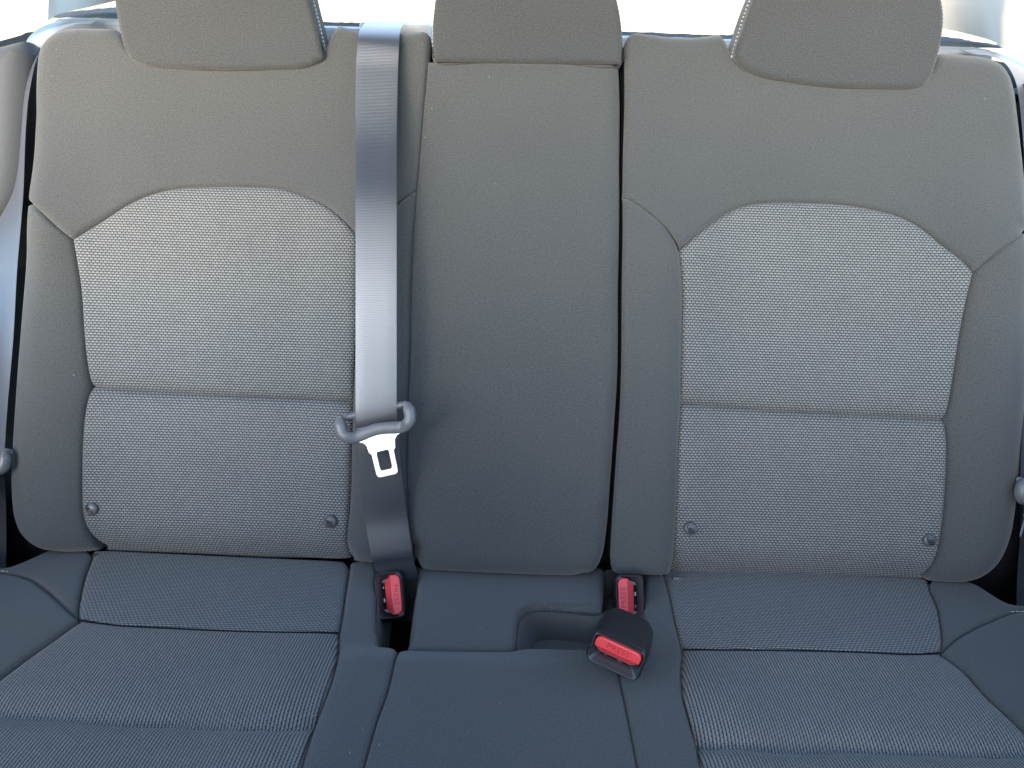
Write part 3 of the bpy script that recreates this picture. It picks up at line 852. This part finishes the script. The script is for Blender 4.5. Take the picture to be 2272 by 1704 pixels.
def tongue(belt, centre, xaxis, naxis, s=1.0):
    """belt tongue: moulded grip with a slot and two ears, steel plate below; local x across the belt, y up, z to the viewer"""
    X = np.array(xaxis) / np.linalg.norm(xaxis); Z = np.array(naxis); Z = Z - X * np.dot(X, Z); Z /= np.linalg.norm(Z); Y = np.cross(Z, X)
    T = lambda p: centre + s * (p[0] * X + p[1] * Y + p[2] * Z)
    grip = thing_part("tongue", belt)
    # lower bar and ears swept as one fat profile
    path = [(-0.0315, 0.0125), (-0.0330, 0.004), (-0.0318, -0.004), (-0.026, -0.0085), (-0.018, -0.0085), (-0.009, -0.0068), (0, -0.0060), (0.009, -0.0068), (0.018, -0.0085), (0.026, -0.0085), (0.0318, -0.004), (0.0330, 0.004), (0.0315, 0.0125)]
    q = catmull(path, 0.002)
    secs = []
    for i, p in enumerate(q):
        t = q[min(i+1, len(q)-1)] - q[max(i-1, 0)]; t /= np.linalg.norm(t)
        nn = np.array([-t[1], t[0]])
        end = min(i, len(q) - 1 - i)
        ear = sstep(abs(p[0]), 0.020, 0.030)
        rw = (0.0058 - 0.0002 * ear) * min(1, 0.55 + end / 3 * 0.45)
        rz = (0.0036 + 0.0026 * ear) * min(1, 0.55 + end / 3 * 0.45)
        ring = []
        for k in range(12):
            a = 2 * math.pi * k / 12
            ca, sa = math.cos(a), math.sin(a)
            ca = math.copysign(abs(ca) ** 0.55, ca); sa = math.copysign(abs(sa) ** 0.75, sa)
            ring.append(T((p[0] + nn[0] * rw * ca, p[1] + nn[1] * rw * ca, rz * sa + 0.003 * ear)))
        secs.append(ring)
    parts = [loft(secs)]
    # upper bar behind the webbing
    parts.append(tube([T((-0.031, 0.011, -0.004)), T((0, 0.012, -0.007)), T((0.031, 0.011, -0.004))], 0.0035 * s, 8))
    o = link("tongue", recalc(mesh("tongue", *join(parts), True, None, RAD(60))), M['black_gloss'], belt)
    # steel plate with the latch hole: an outline ring round a hole, given thickness
    outer = [(-0.024, -0.0085), (-0.0225, -0.013), (-0.016, -0.0155), (-0.0135, -0.019), (-0.0125, -0.026), (-0.0105, -0.028), (-0.0102, -0.0465), (-0.0097, -0.0484), (-0.0088, -0.0496), (-0.0072, -0.0502),
             (0.0072, -0.0502), (0.0088, -0.0496), (0.0097, -0.0484), (0.0102, -0.0465), (0.0105, -0.028), (0.0125, -0.026), (0.0135, -0.019), (0.016, -0.0155), (0.0225, -0.013), (0.024, -0.0085)]
    hole = [(-0.0052, -0.0265), (-0.0060, -0.0285), (-0.0058, -0.0425), (-0.0045, -0.0445), (0.0045, -0.0445), (0.0058, -0.0425), (0.0060, -0.0285), (0.0052, -0.0265)]
    pts = [Vector(p) for p in outer + hole]
    no = len(outer)
    ed = [(i, (i+1) % no) for i in range(no)] + [(no + i, no + (i+1) % len(hole)) for i in range(len(hole))]
    v2, _, f2, *_ = delaunay_2d_cdt(pts, ed, [], 0, 1e-7)
    V, F = [], []
    hp = np.array(hole); op = np.array(outer)
    fs = []
    for f in f2:
        c = np.mean([(v2[i].x, v2[i].y) for i in f], axis=0)[None]
        if inside(c, op)[0] and not inside(c, hp)[0]:
            fs.append(tuple(f))
    nv = len(v2)
    for z in (0.0012, -0.0012):
        V += [T((p.x, p.y, z)) for p in v2]
    F = [f for f in fs] + [tuple(i + nv for i in f[::-1]) for f in fs]
    for a, b in ed:
        F.append((a, b, b + nv, a + nv))
    link("latch_plate", recalc(mesh("latch_plate", V, F, False)), M['metal'], o)
    return o

def thing_part(*a):
    return None
M['black_gloss'] = mat_simple("satin_black_plastic", (0.130, 0.135, 0.142), 0.38, 0.7, nscale=900, nbump=0.05, var=0.1)

# middle belt
mb = thing("seat_belt", BACK.pt(838, 900, 0.01), "middle seat belt hanging straight down with its steel tongue in full view", "seat belt", "rear seat belts")
def tplane(px, py):
    return float(np.dot(on_plane(px, py, BACK.O, BACK.W) - CAM, FWD))
T0 = tplane(840, 70)
secs = [(at(826, 47, T0 + 0.15), at(910, 49, T0 + 0.15)), (at(812, 51, T0 + 0.07), at(896, 54, T0 + 0.07)), (at(804, 58, T0 + 0.026), at(891, 61, T0 + 0.026)), (at(797, 70, T0 + 0.0), at(887, 73, T0 + 0.0)), (at(794, 84, T0 - 0.012), at(886, 87, T0 - 0.012)),
        surf(BACK, (793, 104), (885, 107), 0.014), surf(BACK, (790, 150), (883, 152), 0.0165), surf(BACK, (789, 300), (880, 302), 0.031), surf(BACK, (789, 450), (880, 452), 0.0415), surf(BACK, (789, 600), (880, 601), 0.048),
        surf(BACK, (789, 840), (880, 832), 0.053), surf(BACK, (789, 925), (880, 907), 0.053), surf(BACK, (790, 950), (881, 932), 0.048)]
ribbon("webbing", secs, M['web'], mb)
secs = [surf(BACK, (790, 945), (881, 927), 0.047), surf(BACK, (793, 975), (884, 962), 0.047), surf(BACK, (797, 1040), (889, 1030), 0.034), surf(BACK, (802, 1099), (895, 1090), 0.022),
        surf(BACK, (812, 1165), (904, 1152), 0.010), surf(BACK, (819, 1208), (910, 1195), 0.006), (BACK.pt(828, 1248, 0.0), BACK.pt(917, 1238, 0.0)), (BACK.pt(834, 1268, -0.016), BACK.pt(922, 1258, -0.016)), (BACK.pt(845, 1292, -0.045), BACK.pt(930, 1285, -0.045))]
ribbon("webbing", secs, M['web'], mb)
a, b = BACK.pt(790, 948, 0.056), BACK.pt(881, 928, 0.056)
tongue(mb, (a + b) / 2, b - a, BACK.W + 0.05 * BACK.V, s=1.08)

# left belt, turned edge-on as it comes over the shoulder
lb = thing("seat_belt", at(20, 700, 0.92), "left seat belt, twisted nearly edge-on beside the grained side trim", "seat belt", "rear seat belts")
E = [((215, 46), 1.14, (203, 53), 1.10), ((160, 46), 1.13, (165, 55), 1.065), ((112, 52), 1.11, (128, 70), 1.03), ((68, 78), 1.075, (101, 92), 0.985), ((51, 119), 1.03, (84, 124), 0.955),
     ((46, 152), 0.995, (74, 158), 0.94), ((47, 217), 0.968, (62, 228), 0.922), ((45, 307), 0.955, (56, 310), 0.912), ((31, 420), 0.948, (52, 424), 0.907), ((-8, 500), 0.936, (46, 505), 0.903),
     ((-42, 600), 0.920, (38, 600), 0.90), ((-58, 750), 0.908, (30, 745), 0.895), ((-72, 910), 0.902, (16, 910), 0.89), ((-78, 1000), 0.898, (10, 1000), 0.888)]
ribbon("webbing", [(at(*p, tp), at(*q, tq)) for p, tp, q, tq in E], M['web'], lb)
ribbon("webbing", [(at(-66, 1020, 0.925), at(8, 1020, 0.905)), (at(-70, 1120, 0.945), at(13, 1120, 0.935)), (at(-72, 1200, 0.955), at(14, 1200, 0.945)), (at(-72, 1268, 0.955), at(13, 1262, 0.945))], M['web'], lb)
a, b = at(-66, 1012, 0.905), at(12, 1026, 0.880)
tongue(lb, (a + b) / 2, b - a, -FWD, s=0.98)

# right belt, mostly outside the picture
rb = thing("seat_belt", at(2290, 700, 0.92), "right seat belt curling over the shoulder at the picture's edge", "seat belt", "rear seat belts")
E = [((2166, 121), 1.07, (2132, 112), 1.13), ((2200, 125), 1.05, (2190, 112), 1.13), ((2226, 137), 1.02, (2240, 128), 1.10), ((2246, 163), 0.985, (2285, 152), 1.06), ((2258, 199), 0.955, (2312, 185), 1.01),
     ((2268, 289), 0.935, (2318, 270), 0.97), ((2276, 400), 0.92, (2318, 400), 0.955), ((2284, 560), 0.91, (2330, 560), 0.95), ((2282, 800), 0.90, (2345, 800), 0.93), ((2268, 960), 0.89, (2345, 960), 0.91), ((2264, 1060), 0.885, (2342, 1075), 0.905)]
ribbon("webbing", [(at(*p, tp), at(*q, tq)) for p, tp, q, tq in E], M['web'], rb)
ribbon("webbing", [(at(2266, 1090, 0.905), at(2344, 1100, 0.925)), (at(2264, 1180, 0.94), at(2346, 1180, 0.95)), (at(2258, 1260, 0.95), at(2340, 1260, 0.96)), (at(2255, 1346, 0.945), at(2338, 1346, 0.955))], M['web'], rb)
a, b = at(2264, 1088, 0.878), at(2342, 1112, 0.90)
tongue(rb, (a + b) / 2, b - a, -FWD, s=0.98)
for side, px0, px1, py, t in (("l", -72, 16, 1266, 0.945), ("r", 2252, 2340, 1348, 0.945)):
    P = [at(px0, py, t), at((px0 + px1) / 2, py + 1, t - 0.002), at(px1, py, t)]
    link("end_anchor", mesh("end_anchor", *tube(P, 0.0018, 8)), M['metal'], lb if side == "l" else rb)

# ------------------------------------------------------------------ buckles
def text_mesh(txt, size, depth):
    cu_ = bpy.data.curves.new("lettering", 'FONT')
    cu_.body, cu_.size, cu_.extrude = txt, size, depth
    cu_.align_x, cu_.align_y = 'CENTER', 'CENTER'
    cu_.space_character = 1.12
    o = bpy.data.objects.new("lettering", cu_)
    COL.objects.link(o)
    bpy.context.view_layer.update()
    me = bpy.data.meshes.new_from_object(o.evaluated_get(bpy.context.evaluated_depsgraph_get()))
    bpy.data.objects.remove(o)
    me.name = "lettering"
    me.materials.clear()
    return me

def build_buckle():
    """local: face in the xz plane looking along -y, slot below (-z), body runs back along +y; metres"""
    mm = 0.001
    W_, H_ = 45.0, 28.0
    secs = []
    for y, w_, h_, r, dz in ((0.6, 43.0, 26.0, 5, 0), (1.6, 45.0, 28.0, 6, 0), (4, 46, 29, 6.5, 0), (22, 47, 29.5, 7.5, 0), (44, 45, 27, 8, 0), (54, 40, 24, 8.5, 0), (60, 33, 19, 8, 0), (62, 26, 14, 6.5, 0)):
        secs.append([(x*mm, y*mm, z*mm) for x, z in rrect(w_, h_, r, 6, 0, dz)])
    V, F = loft(secs, False, True)
    # front rim and the walls of the cavity; the lower wall leans in like a funnel
    inner = rrect(40.6, 23.8, 4.2, 6)
    n = len(inner)
    rim = [[(x*mm, 0.6*mm, z*mm) for x, z in rrect(43.0, 26.0, 5, 6)], [(x*mm, 0.0, z*mm) for x, z in rrect(42.0, 25.2, 4.8, 6)], [(x*mm, 0.5*mm, z*mm) for x, z in inner]]
    deep = []
    for x, z in inner:
        zz = z if z > -6 else -6 + (z + 6) * 0.18
        xx = x if z > -4 else x * (1 - 0.30 * min(1, (-4 - z) / 4))
        deep.append((xx*mm, 8.5*mm, zz*mm))
    rim.append(deep)
    V2, F2 = loft(rim, False, True)
    body = recalc(mesh("housing", *join([(V, F)]), True, None, RAD(40)))
    me_rim = mesh("slot_frame", V2, F2, True, None, RAD(35))
    # dark mouth of the slot and two steel pawls in it
    V3, F3 = box((-12.5*mm, 7.6*mm, -7.2*mm), (12.5*mm, 8.2*mm, -3.6*mm), 0.0002)
    me_slot = recalc(mesh("slot_mouth", V3, F3, False))
    V4, F4 = join([box((-9*mm, 6.4*mm, -6.4*mm), (-6.5*mm, 7.7*mm, -5.0*mm), 0.0003), box((2*mm, 6.0*mm, -6.8*mm), (6*mm, 7.7*mm, -4.8*mm), 0.0003)])
    me_pawl = recalc(mesh("pawl", V4, F4, False))
    # press button: main face, sloping facet towards the slot
    top = [(-18.8, 2.0), (-19.2, 7.0), (-17.6, 10.0), (-14.5, 11.3), (14.5, 11.3), (17.6, 10.0), (19.2, 7.0), (18.8, 2.0)]
    bv = 0.9
    ctr = (0, 6.5)
    def ring(k, y):
        return [((x - ctr[0]) * k[0] + ctr[0], (z - ctr[1]) * k[1] + ctr[1], y) for x, z in top]
    B_ = ring((1, 1), 8); C_ = ring((1, 1), 0.2); D_ = ring((0.955, 0.87), -1.1)
    V5 = [(x*mm, y*mm, z*mm) for x, z, y in B_ + C_ + D_]
    F5 = []
    for i in range(2):
        for k in range(7):
            F5.append((i*8 + k, i*8 + k + 1, (i+1)*8 + k + 1, (i+1)*8 + k))
    F5.append(tuple(16 + k for k in range(8)))
    # facet
    e = [(-12.5, 4.6, -4.2), (12.5, 4.6, -4.2), (-12.5, 8, -4.2), (12.5, 8, -4.2)]
    o5 = len(V5)
    V5 += [(x*mm, y*mm, z*mm) for x, y, z in e]
    l0, l1, l2 = 16, 8, 0
    r0, r1, r2 = 23, 15, 7
    F5 += [(l0, r0, o5 + 1, o5), (l1, l0, o5), (r0, r1, o5 + 1), (l2, l1, o5, o5 + 2), (r1, r2, o5 + 3, o5 + 1), (o5, o5 + 1, o5 + 3, o5 + 2)]
    me_btn = recalc(mesh("release_button", V5, F5, True, None, RAD(25)))
    me_txt = text_mesh("PRESS", 6.6*mm, 0.12*mm)
    for v in me_txt.vertices:
        x, y, z = v.co
        v.co = (x * 1.05, -1.12*mm - z, y + 6.4*mm)
    recalc(me_txt)
    return dict(housing=(body, M['black']), slot_frame=(me_rim, M['gloss_rim']), slot_mouth=(me_slot, M['black_dark']), pawl=(me_pawl, M['dull_steel']), release_button=(me_btn, M['red']), lettering=(me_txt, M['red_dark']))

M['dull_steel'] = mat_simple("dull_steel", (0.22, 0.22, 0.23), 0.4, 0.5, metal=1.0)
M['gloss_rim'] = mat_simple("glossy_black_rim", (0.040, 0.042, 0.047), 0.24, 0.7, nscale=900, nbump=0.04, var=0.1)
BK = build_buckle()
for me, mt in BK.values():
    me.materials.append(mt)

def bevel(o, wdt, seg=2):
    b = o.modifiers.new("bevel", 'BEVEL'); b.width = wdt; b.segments = seg; b.limit_method = 'ANGLE'; b.angle_limit = RAD(30)

def place_buckle(label, centre, xax, nax, size=1.0):
    X = np.array(xax, float); X /= np.linalg.norm(X)
    n_ = np.array(nax, float); n_ -= X * np.dot(X, n_); n_ /= np.linalg.norm(n_)
    Yb = -n_; Zb = np.cross(X, Yb)
    t = bpy.data.objects.new("belt_buckle", None); COL.objects.link(t); t.empty_display_size = 0.03
    mw = Matrix.Identity(4)
    for i in range(3):
        mw[i][0], mw[i][1], mw[i][2], mw[i][3] = X[i] * size, Yb[i] * size, Zb[i] * size, centre[i]
    t.matrix_world = mw
    tag(t, label, "belt buckle", "rear belt buckles")
    parts = {}
    for k, (me, mt) in BK.items():
        o = bpy.data.objects.new(k, me); COL.objects.link(o)
        o.parent = parts["release_button"] if k == "lettering" else (parts["slot_frame"] if k in ("pawl", "slot_mouth") else t)
        parts[k] = o
        if k == "release_button":
            bevel(o, 0.0006)
    return t

def cdir(x, y, z=0.0, px=1136, py=852):   # a direction given across, up and towards the viewer, seen at a pixel
    f = ray(px, py); f = f / np.linalg.norm(f)
    r_ = RGT - f * np.dot(RGT, f); r_ /= np.linalg.norm(r_)
    return x * r_ + y * np.cross(r_, f) - z * f

place_buckle("buckle upright in the narrow pocket under the middle belt, slot on its left", at(864, 1321, 0.868), cdir(0.13, -1, 0, 864, 1321), cdir(-0.13, 0.10, 1, 864, 1321), 1.10)
place_buckle("upright buckle at the foot of the split gap, slot on its right", at(1398, 1327, 0.858), cdir(0.0, 1, 0, 1398, 1327), cdir(0.10, 0.12, 1, 1398, 1327), 1.08)
a26 = RAD(24.5)
place_buckle("buckle lying tilted on the cushion in front of another, PRESS readable", at(1366, 1457, 0.712), cdir(math.cos(a26), -math.sin(a26), 0.0, 1366, 1449), cdir(-0.50 * math.sin(a26), -0.50 * math.cos(a26), 0.87, 1366, 1449), 1.10)

# webbing stalks under the buckles
st = thing("belt_stalk", CUSH.pt(1390, 1360, -0.02), "dark webbing stalk running from the right pocket to the tilted buckle", "belt stalk")
ribbon("webbing", [(at(1352, 1330, 0.895), at(1440, 1368, 0.895)), (at(1345, 1356, 0.878), at(1432, 1396, 0.878)), (at(1340, 1376, 0.855), at(1420, 1412, 0.855)), (at(1345, 1400, 0.825), at(1415, 1432, 0.825))], M['web'], st)

# ------------------------------------------------------------------ parcel shelf, trims, pillars
SZ = 0.518
def shelf_pt(px, py, z=SZ):
    return on_plane(px, py, np.array([0, 0, z]), np.array([0, 0, 1.0]))
ps = thing("parcel_shelf", (0, 0.7, SZ), "carpeted parcel shelf behind the headrests, sunlit in the middle", "parcel shelf")
# carpet grid with uneven pile
gx = np.linspace(-0.73, 0.73, 161); gt = np.linspace(0, 1, 50)
V = [(x, 0.57 + t * (0.08 + 0.47 * float(sstep(abs(x), 0.30, 0.52))), SZ + rng.normal(0, 0.0006)) for t in gt for x in gx]
F = [(j*161 + i, j*161 + i + 1, (j+1)*161 + i + 1, (j+1)*161 + i) for j in range(49) for i in range(160)]
link("carpet", mesh("carpet", V, F, True, [(p[0], p[1]) for p in V]), M['carpet'], ps)
link("edge_trim", recalc(mesh("edge_trim", *box((-0.66, 0.506, SZ - 0.02), (0.66, 0.562, SZ + 0.001), 0.004))), M['shelf_trim'], ps)
link("edge_trim", recalc(mesh("edge_trim", *box((-0.60, 0.31, SZ - 0.06), (0.60, 0.492, SZ - 0.034), 0.004))), M['shelf_trim'], ps)
link("gap_filler", recalc(mesh("gap_filler", *box((-0.80, 0.29, SZ - 0.08), (0.80, 0.77, SZ - 0.032), 0.002))), M['shell'], ps)
g = thing("belt_guide", at(880, 60, 1.1), "bezel that the middle belt comes out of, sunlight put into its pale colour", "belt guide")
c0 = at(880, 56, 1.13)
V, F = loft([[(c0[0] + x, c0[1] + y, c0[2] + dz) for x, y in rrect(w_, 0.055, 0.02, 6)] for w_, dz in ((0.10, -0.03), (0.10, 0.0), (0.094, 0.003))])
link("bezel", recalc(mesh("bezel", V, F, True, None, RAD(40))), M['sunlit_plastic'], g)

def pil(px, py):
    P = shelf_pt(px, py, SZ + 0.012)
    t = np.dot(P - CAM, FWD)
    return at(px, py, min(max(t, 1.04), 1.30)) if t > 0 else at(px, py, 1.30)

def pillar(name, base, top, label):
    """C-pillar trim: bottom edge near the shelf, leaning in towards the roof, with real thickness"""
    rows = 14
    A = catmull(base, 0.02); 
    k = len(A)
    tp = catmull(top, 1e9); tp = np.array([np.array(top[0]) * (1 - i/(k-1)) + np.array(top[-1]) * (i/(k-1)) for i in range(k)])
    V, F, th = [], [], 0.03
    out = np.array([math.copysign(1, base[0][0]), 0.2, 0.0])
    for s in range(2):
        for r in range(rows + 1):
            f = r / rows
            curve = 0.02 * math.sin(math.pi * f)
            for i in range(k):
                V.append(A[i] * (1 - f) + tp[i] * f + out * (s * th + (0.012 * (1 - min(1, f * 8)) ** 2 if s == 0 else 0) - curve * 0))
    n = (rows + 1) * k
    for s in range(2):
        for r in range(rows):
            for i in range(k - 1):
                a = s*n + r*k + i
                F.append((a, a+1, a+k+1, a+k))
    for i in range(k - 1):
        F.append((i, i+1, n+i+1, n+i)); F.append((rows*k+i, n+rows*k+i, n+rows*k+i+1, rows*k+i+1))
    for r in range(rows):
        F.append((r*k, n+r*k, n+(r+1)*k, (r+1)*k)); F.append((r*k+k-1, (r+1)*k+k-1, n+(r+1)*k+k-1, n+r*k+k-1))
    o = link(name, recalc(mesh(name, V, F, True, None, RAD(50))), M['trim'])
    tag(o, label, "pillar trim", "pale pillar trims")
    return o

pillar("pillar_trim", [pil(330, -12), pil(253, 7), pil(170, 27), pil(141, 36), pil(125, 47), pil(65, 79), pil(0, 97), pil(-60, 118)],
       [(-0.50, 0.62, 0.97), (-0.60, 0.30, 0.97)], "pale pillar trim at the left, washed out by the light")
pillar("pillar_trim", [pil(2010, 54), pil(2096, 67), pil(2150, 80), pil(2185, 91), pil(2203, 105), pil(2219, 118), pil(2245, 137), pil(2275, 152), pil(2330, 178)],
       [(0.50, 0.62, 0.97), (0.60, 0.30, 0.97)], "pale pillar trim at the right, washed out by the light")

# side trim between seat and door: grained, bulging
def side_trim(name, pts, label, off=-0.02):
    o = panel(name, BACK, [(pts, 0.03)], M['leather'], None, skirt=0.10, off=off, nb=True)
    return tag(o, label, "side trim", "grained side trims")
side_trim("side_trim", [(-260, 300), (-220, 210), (-120, 130), (-40, 104), (0, 97), (35, 88), (58, 86), (68, 110), (66, 200), (60, 300), (52, 380), (38, 440), (10, 490), (-60, 560), (-200, 580), (-260, 460), (-260, 300)], "dark grained side trim bulging at the left beside the twisted belt")
side_trim("side_trim", [(2300, 170), (2340, 175), (2420, 215), (2520, 300), (2540, 460), (2480, 600), (2380, 590), (2320, 540), (2296, 440), (2286, 330), (2284, 230), (2300, 170)], "dark grained side trim at the right behind the belt")

# doors: unseen dark panels, their height set to hold back side light
for sgn, lab in ((-1, "unseen dark door panel at the left end of the seat, holding back side light"), (1, "unseen dark door panel at the right end of the seat, holding back side light")):
    V, F = box((-0.03, -1.5, -0.40), (0.03, 0.42, 0.29), 0.02)
    d = link("unseen_door_panel", recalc(mesh("unseen_door_panel", V, F, True, None, RAD(40))), M['shell'])
    d.location.x = sgn * 0.74
    tag(d, lab, "door panel", "inner door panels")

# ------------------------------------------------------------------ lint, a stray hair, thread ends
LS = []
for fr, pts in ((BACK, [(125, 110), (1085, 171), (943, 305), (164, 832), (2184, 219), (958, 240), (1100, 408)]),
                (CUSH, [(1208, 1337), (1246, 1333), (803, 1318), (841, 1652), (776, 1670), (804, 1619), (1065, 1395), (1110, 1560), (1484, 1457), (745, 1384), (1670, 1441), (698, 1588)])):
    for px, py in pts:
        p = fr.pt(px, py, 0.0012)
        a = random.random() * 6.28
        L_ = random.uniform(0.0004, 0.0013)
        dv = (math.cos(a) * fr.U + math.sin(a) * fr.V) * L_
        LS.append(tube([p - dv, p + fr.W * 0.0004, p + dv], [0.00015, 0.00034, 0.00015], 5))
tag(link("lint", mesh("lint", *join(LS)), M['lint']), "white lint specks scattered on the upholstery", "lint", kind='stuff')
for x0, y0, x1, y1 in ((2242, 1357, 2252, 1357), (2255, 1357, 2263, 1357), (2265, 1357, 2274, 1357), (2, 1267, 10, 1267), (12, 1268, 18, 1268)):
    link("thread_end", mesh("thread_end", *tube([CUSH.pt(x0, y0, 0.001), CUSH.pt(x1, y1, 0.001)], 0.0005, 5)), M['thread'], cu)
